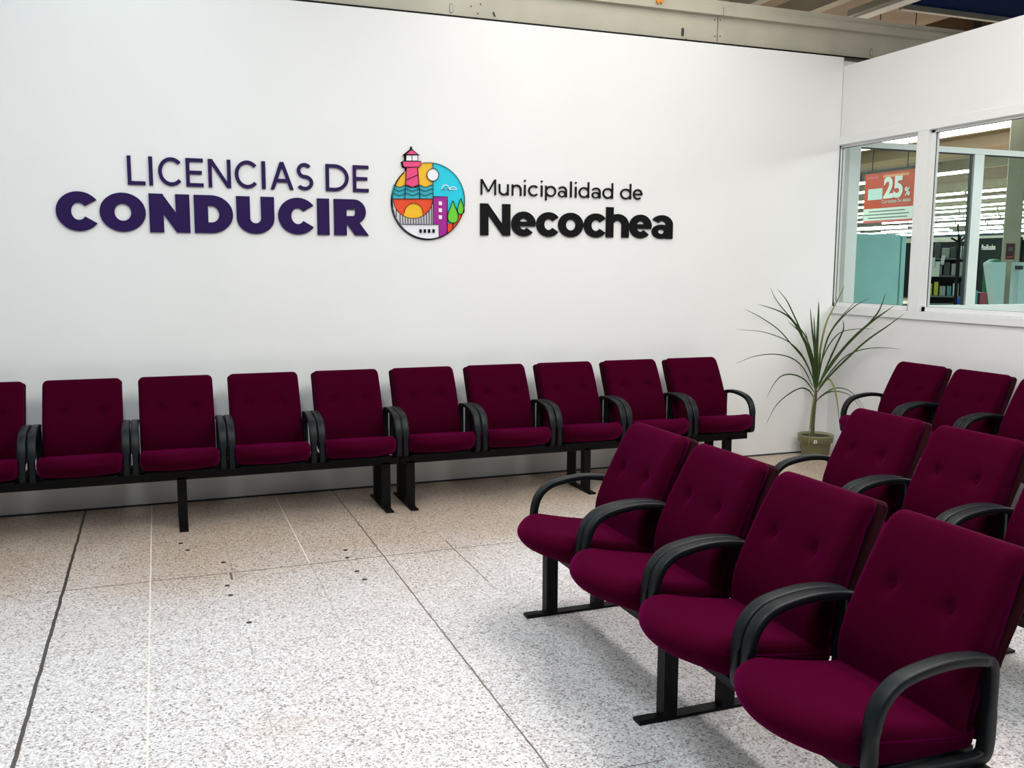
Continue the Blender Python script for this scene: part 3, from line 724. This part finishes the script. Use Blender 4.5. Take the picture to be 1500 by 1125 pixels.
# ------------------------------------------------------------------ the hall seen through the glass
tubebm = bmesh.new()
tme = {}
def tube_light(x, y, z, L_, label):
    if 't' not in tme:
        bm = bmesh.new(); bx(bm, -.055, .055, -.9, .9, 0, .06); tme['t'] = mesh_of(bm, 'tube', TUBE, False)
        bm = bmesh.new(); bx(bm, -.10, .10, -.92, .92, .06, .12); tme['h'] = mesh_of(bm, 'housing', CREAM2, False)
    t = thing('ceiling_tube_light', label, 'light fixture', (x, y, z), 0, 'rows of lit tube lights on the hall ceiling')
    child('tube', t, me=tme['t']); child('housing', t, me=tme['h'])
def yrange(x):
    dx = x-CAM.x
    def ya(px): d = ray(px, 300); return CAM.y+dx*d.y/d.x
    return ya(1520), ya(1222)
for k in range(15):
    x = 11.2+2.75*k; y0, y1 = yrange(x); y = math.floor(y0/2.0)*2.0+(k*.37) % 1.0
    while y < y1+.9:
        if random.random() > .10: tube_light(x, y, 4.0 if k % 2 else 4.04, 1.8, 'lit white tube light in the long rows seen through the office glazing')
        y += 2.0
for k in range(8):
    x = 9.9+5.5*k; y0, y1 = yrange(x)
    o = box('roof_truss', x-.08, x+.08, y0-3, y1+3, 4.25, 4.55, CREAM); tag(o, 'cream roof truss running over the rows of tube lights', 'truss', 'roof trusses of the hall')
area('hall_fill', (.2, 2.6, 3.22), 1.5, 3, 160, (1, 1, .96))       # added fill light, kept out of view behind the white wall
area('office_fill', (2.2, -2.2, 3.1), 1.6, 2.4, 125)  # added fill light to brighten the screen front and wall corner
for lx, ly in ((4.6, 5.5), (7.2, 6.5), (9.6, 9)): area('hall_fill', (lx, ly, 4.45), .2, 6, 330, (1, 1, .95))  # added fill strips for the near hall, shaped to pass as tube rows
for lx, ly in ((18.2, 16), (26.5, 25)): area('hall_fill', (lx, ly, 3.96), .3, 10, 900, (1, 1, .95))  # added fill strips that boost the tube rows deeper in the hall
o = box('duct', 10.2, 11.0, -3, 12, 4.0, 4.71, mat('beige_duct', (.50, .42, .29), .7)); tag(o, 'beige fascia box under the hall ceiling above the screen', 'fascia')
# far department wall
zt = hit(1400, 354, 0, 32).z; zt2 = hit(1400, 347, 0, 32).z
o = box('wall_far', 32, 32.3, 10, 60, 0, zt, DARK); struct(o, 'dark department wall at the far side of the hall')
o = box('trim_5', 31.95, 32.3, 10, 60, zt, zt2, CREAM2); struct(o)
def text_mesh(name, s, size, m, loc, rot, parent=None, ext=.004, sx=1, align='LEFT', off=0):
    cu = bpy.data.curves.new(name, 'FONT'); cu.body = s; cu.size = size; cu.extrude = ext; cu.align_x = align; cu.offset = off
    tmp = bpy.data.objects.new('tmp', cu); COL.objects.link(tmp)
    dg = bpy.context.evaluated_depsgraph_get(); dg.update()
    me = bpy.data.meshes.new_from_object(tmp.evaluated_get(dg)); bpy.data.objects.remove(tmp)
    me.materials.clear(); me.materials.append(m)
    o = bpy.data.objects.new(name, me); COL.objects.link(o); o.location = loc; o.rotation_euler = rot; o.scale = (sx, 1, 1)
    if parent: o.parent = parent
    return o
PW = mat('sign_white', (.85, .85, .85), .6)
a = hit(1439, 366, 0, 31.9); b_ = hit(1464, 366, 0, 31.9)
sb = box('department_sign', 31.86, 31.94, b_.y-1.2, a.y+1.0, a.z-1.0, a.z+.55, mat('sign_dark', (.005, .012, .011), .7, spec=.2))
tag(sb, 'dark hanging department sign reading Panificados across the hall', 'sign')
tm = text_mesh('sign_text', 'Panificados', .36, PW, (31.84, a.y, a.z), (PI/2, 0, -PI/2), None, .003, abs(a.y-b_.y)/1.95)
tm.parent = sb
# hanging discount poster at x = 2
ps = thing('hanging_poster', 'red hanging discount poster reading 25% behind the office glass', 'poster', (2.0, 0, 0))
c1 = hit(1268, 258, 0, 2.0); PYL = c1.y; PYR = 1.18; PZT = 2.62; PZB = 2.085
def pb(name, ya, yb, za, zb, m, o_=0, par=None): return box(name, -.004-o_, .004-o_, yb, ya, za, zb, m, par or ps)
pb('poster_sheet', PYL, PYR, PZB+.155, PZT, RED); pb('lower_band', PYL, PYR, PZB+.025, PZB+.155, PAPER, .0005); pb('bottom_edge', PYL, PYR, PZB, PZB+.025, PINK)
pb('hanging_bar', PYL+.08, PYR-.3, PZT+.012, PZT+.03, GASKET)
pb('corner_bracket', PYL+.08, PYL+.065, PZT-.06, PZT+.012, GASKET)
for yy in (PYL-.1, PYR+.15): pb('hanging_cable', yy, yy-.006, PZT+.03, 4.70, GASKET)
pb('white_card', PYL-.06, PYL-.28, PZB+.25, PZB+.37, mat('card', (.45, .6, .55), .5), .003)
text_mesh('sign_text', '25', .30, PAPER, (-.008, PYL-.30, PZB+.265), (PI/2, 0, -PI/2), ps, .002, .95, off=.012)
text_mesh('sign_text', '%', .12, PAPER, (-.008, PYL-.61, PZB+.27), (PI/2, 0, -PI/2), ps, .002, .9, off=.003)
text_mesh('sign_text', 'Con tarjeta De débito', .052, PAPER, (-.008, PYL-.28, PZB+.205), (PI/2, 0, -PI/2), ps, .002, .9)
for i, (k0, k1) in enumerate(((.09, .62), (.02, .68), (.08, .66))):
    pb('print_line', PYL-k0, PYL-k1, PZB+.118-i*.035, PZB+.128-i*.035, GREYP, .003)
pb('print_line', PYL-.05, PYL-.22, PZT-.055, PZT-.035, PINK, .003); pb('print_line', PYL-.28, PYL-.66, PZT-.055, PZT-.03, mat('orange_print', (.65, .30, .16), .5), .003)
pb('print_line', PYL-.27, PYL-.68, PZB+.175, PZB+.187, PINK, .003)

# pale appliances just behind the screen
def ax(px, Y, py=400): return hit(px, py, 1, Y).x
Yc = .55
x0, x1, x2 = ax(1250, Yc), ax(1317, Yc), ax(1324, Yc); zt = hit(1290, 343, 1, Yc).z
f_ = thing('cooler_cabinet', 'tall pale teal cabinet standing right behind the screen below the red poster', 'cabinet', (x0, Yc, 0))
bx_ = box('body', 0, x1-x0, 0, .45, 0, zt, TEAL, f_, .006); box('door', x1-x0+.006, x2-x0, -.01, .45, .98, zt-.01, TEAL, f_, .003); box('plinth', x1-x0+.006, x2-x0, -.01, .45, 0, .965, TEAL, f_, .003)
Yb = .6
def tub(name, pts, Yf, label, cat, m=TEAL2):
    bm = bmesh.new(); pr = [hit(px, py, 1, Yf) for px, py in pts]; z0 = 0
    loop_mesh(bm, [[(p.x, y, p.z) for p in pr] for y in (Yf, Yf+.5)]); o = obj(name, bm, m); return tag(o, label, cat)
def low(px_, Yf):  # same x at floor
    return px_
bm = bmesh.new(); Yf = .75
a0 = hit(1440, 384, 1, Yf+.1); a1 = hit(1449, 450, 1, Yf+.1); a2 = hit(1474, 384, 1, Yf)
loop_mesh(bm, [[(a0.x+.015, y, a0.z), (a0.x, y, a0.z-.02), (a1.x, y, a1.z), (a1.x+.06, y, 0), (a2.x, y, 0), (a2.x, y, a2.z)] for y in (Yf, Yf+.1)])
tag(obj('plastic_bin', bm, TEAL2), 'pale blue tapered bin left of the beige column behind the screen', 'bin')
bm = bmesh.new(); b0 = hit(1482, 384, 1, Yf+.1); b1 = hit(1530, 384, 1, Yf)
loop_mesh(bm, [[(b0.x, y, b0.z), (b0.x, y, 0), (b1.x, y, 0), (b1.x, y, b1.z)] for y in (Yf, Yf+.1)])
o = obj('plastic_bin', bm, TEAL2); tag(o, 'pale blue straight bin right of the beige column behind the screen', 'bin')
hx = hit(1493, 392, 1, Yf); box('handle_recess', hx.x-.05, hx.x+.05, Yf-.004, Yf+.01, hx.z-.02, hx.z+.02, GASKET, o)
# dark cabinet with a grey handle at the wall corner
d0, d1 = ax(1216, .5), ax(1241, .5); zt = hit(1230, 345, 1, .5).z
cb = thing('dark_cabinet', 'dark tall cabinet with a grey handle squeezed between wall edge and screen post', 'cabinet', (d0, .5, 0))
box('body', 0, d1-d0, 0, .5, 0, zt, DARK, cb)
hp = hit(1226, 425, 1, .46); bm = bmesh.new()
tube(bm, [(hp.x-d0-.03, .0, 1.49), (hp.x-d0-.03, -.05, 1.50), (hp.x-d0, -.06, 1.50), (hp.x-d0+.012, -.06, 1.48), (hp.x-d0+.012, -.06, 1.05)], .009, 8); obj('handle', bm, FRAME, cb, True)
# column with a maroon notice
Dc = 12.5; c_ = dep(1477, 420, Dc); cw = 23/F*Dc/2
cl = thing('column', 'beige column standing in the hall behind the screen', 'column', (c_.x, c_.y, 0))
cl.rotation_euler = (0, 0, -YAW-.49)
COLM = mat('column_paint', (.50, .50, .38), .6, noise=.15, nscale=3)
box('shaft', -cw, cw, -cw, cw, 0, 3.6, COLM, cl, .01); box('capital', -cw*1.1, cw*1.1, -cw*1.1, cw*1.1, 3.6, 4.71, CREAM2, cl, .01)
zn0, zn1 = dep(1481, 380, Dc).z, dep(1481, 357, Dc).z
nt = box('notice', -cw*.55, cw*.42, -cw-.012, -cw-.001, zn0, zn1, mat('maroon', (.10, .008, .02), .5), cl)
box('notice_print', -cw*.3, cw*.2, -cw-.016, -cw-.011, zn0+.11, zn0+.16, GREYP, nt); box('notice_print', -cw*.4, cw*.3, -cw-.016, -cw-.011, zn0+.02, zn0+.04, PINK, nt)
# goods gondola
def facing(px, D):
    p = dep(px, 400, D); return (p.x, p.y, 0)
gd = thing('goods_shelf', 'dark shelf rack filled with small goods seen through the glazing', 'shelf', facing(1385, 12), -YAW-.40)
for z in (.05, .65, .95, 1.22, 1.48, 1.70): box('shelf_board', -.36, .36, -.15, .2, z, z+.02, DARK if z < 1 else GREYP, gd)
box('back_panel', -.36, .36, .2, .22, 0, 1.75, DARK, gd)
for x in (-.37, .35): box('upright', x, x+.02, -.15, .22, 0, 1.75, STEEL, gd)
base = Matrix.Translation(gd.location) @ Matrix.Rotation(gd.rotation_euler.z, 4, 'Z')
cols = [((.55, .58, .55), 'white'), ((.30, .32, .30), 'grey'), ((.45, .10, .08), 'red'), ((.08, .25, .28), 'teal'), ((.40, .42, .04), 'yellow-green'), ((.05, .06, .06), 'black')]
gm = [mat('goods_'+n_.replace('-', '_'), c, .5) for c, n_ in cols]
for zi, z in enumerate((.97, 1.24, 1.50, 1.72)):
    x = -.33
    while x < .30:
        wv_ = random.uniform(.05, .10); hh = random.uniform(.09, .19); k = random.choice([0, 0, 1, 1, 3, 5, 2, 4] if zi else [5, 1, 5, 0, 3])
        bm = bmesh.new(); bx(bm, 0, wv_*.9, -.12, .05, 0, hh, .006)
        o = obj('goods_box', bm, gm[k]); o.matrix_world = base @ Matrix.Translation((x, 0, z))
        tag(o, f'small {cols[k][1]} packet on the dark goods rack behind the glazing', 'packet', f'{cols[k][1]} packets on the goods rack'); x += wv_+.012
# white papers pinned on top of the rack
for px, py, wpx, hpx, lb_ in ((1363, 384, 12, 14, 'left of the two largest'), (1370, 394, 11, 22, 'lower of the two largest'), (1381, 381, 5, 14, 'narrow tilted one')):
    p = dep(px, py, 11.84); k = 11.84/F; bm = bmesh.new(); bx(bm, -wpx*k/2, wpx*k/2, -.002, .002, -hpx*k/2, hpx*k/2)
    o = obj('paper_sheet', bm, PAPER, loc=p); o.rotation_euler = (0, .15 if wpx < 8 else 0, -YAW-.4); tag(o, f'white paper sheet on the goods rack, {lb_}', 'paper', 'paper sheets on the goods rack')
# blue bucket, dark stand
p = dep(1404, 441, 11); bm = bmesh.new(); lathe(bm, [(.02, -.04), (.022, -.04), (.03, .05), (.002, .05)], 20)
st_ = box('counter', p.x-.55, p.x+1.3, p.y-.1, p.y+.5, 0, p.z-.045, DARK); tag(st_, 'low dark counter holding the small blue cup behind the screen', 'counter')
bm.free(); bm = bmesh.new(); lathe(bm, [(.002, 0), (.03, 0), (.036, .085), (.033, .085), (.002, .08)], 20)
o = obj('blue_cup', bm, mat('blue_plastic', (.005, .10, .60), .4), loc=(p.x, p.y, p.z-.045)); tag(o, 'small bright blue cup on the dark counter', 'cup')
p = dep(1402, 400, 10.5); sd_ = thing('display_stand', 'black tall display stand with spread arms beside the goods rack', 'stand', (p.x, p.y, 0), -YAW)
bm = bmesh.new(); tube(bm, [(0, 0, 0), (0, 0, 1.95)], .02, 8); obj('pole', bm, STEEL, sd_)
bm = bmesh.new(); tube(bm, [(-.09, 0, 1.93), (0, 0, 1.88), (.07, 0, 1.95)], .012, 6); tube(bm, [(0, 0, 1.9), (-.03, 0, 2.08)], .008, 6); obj('arm', bm, STEEL, sd_)
bm = bmesh.new(); lathe(bm, [(.001, 0), (.16, 0), (.16, .02), (.001, .03)], 20); obj('base', bm, STEEL, sd_)
# green dome behind the bin
p = dep(1456, 384, 10.5); pz = p.z
bm = bmesh.new(); lathe(bm, [(.001, 0), (.10, 0), (.10, pz-.06), (.105, pz-.04), (.09, pz+.0), (.05, pz+.03), (.001, pz+.035)], 24)
o = obj('green_drum', bm, mat('green_plastic', (.01, .22, .12), .5), loc=(p.x, p.y, 0)); tag(o, 'green drum with a rounded lid standing behind the pale tapered bin', 'drum')
for px, py, c, n_ in ((1423, 432, (.1, .35, .38), 'teal'), (1437, 435, (.35, .05, .08), 'red')):
    p = dep(px, py, 10.2); bm = bmesh.new(); bx(bm, -.04, .04, -.06, .06, 0, p.z+.05, .005)
    o = obj('carton', bm, mat('carton_'+n_, c, .5), loc=(p.x, p.y, 0)); o.rotation_euler.z = -YAW; tag(o, f'upright {n_} carton beside the pale tapered bin', 'carton')
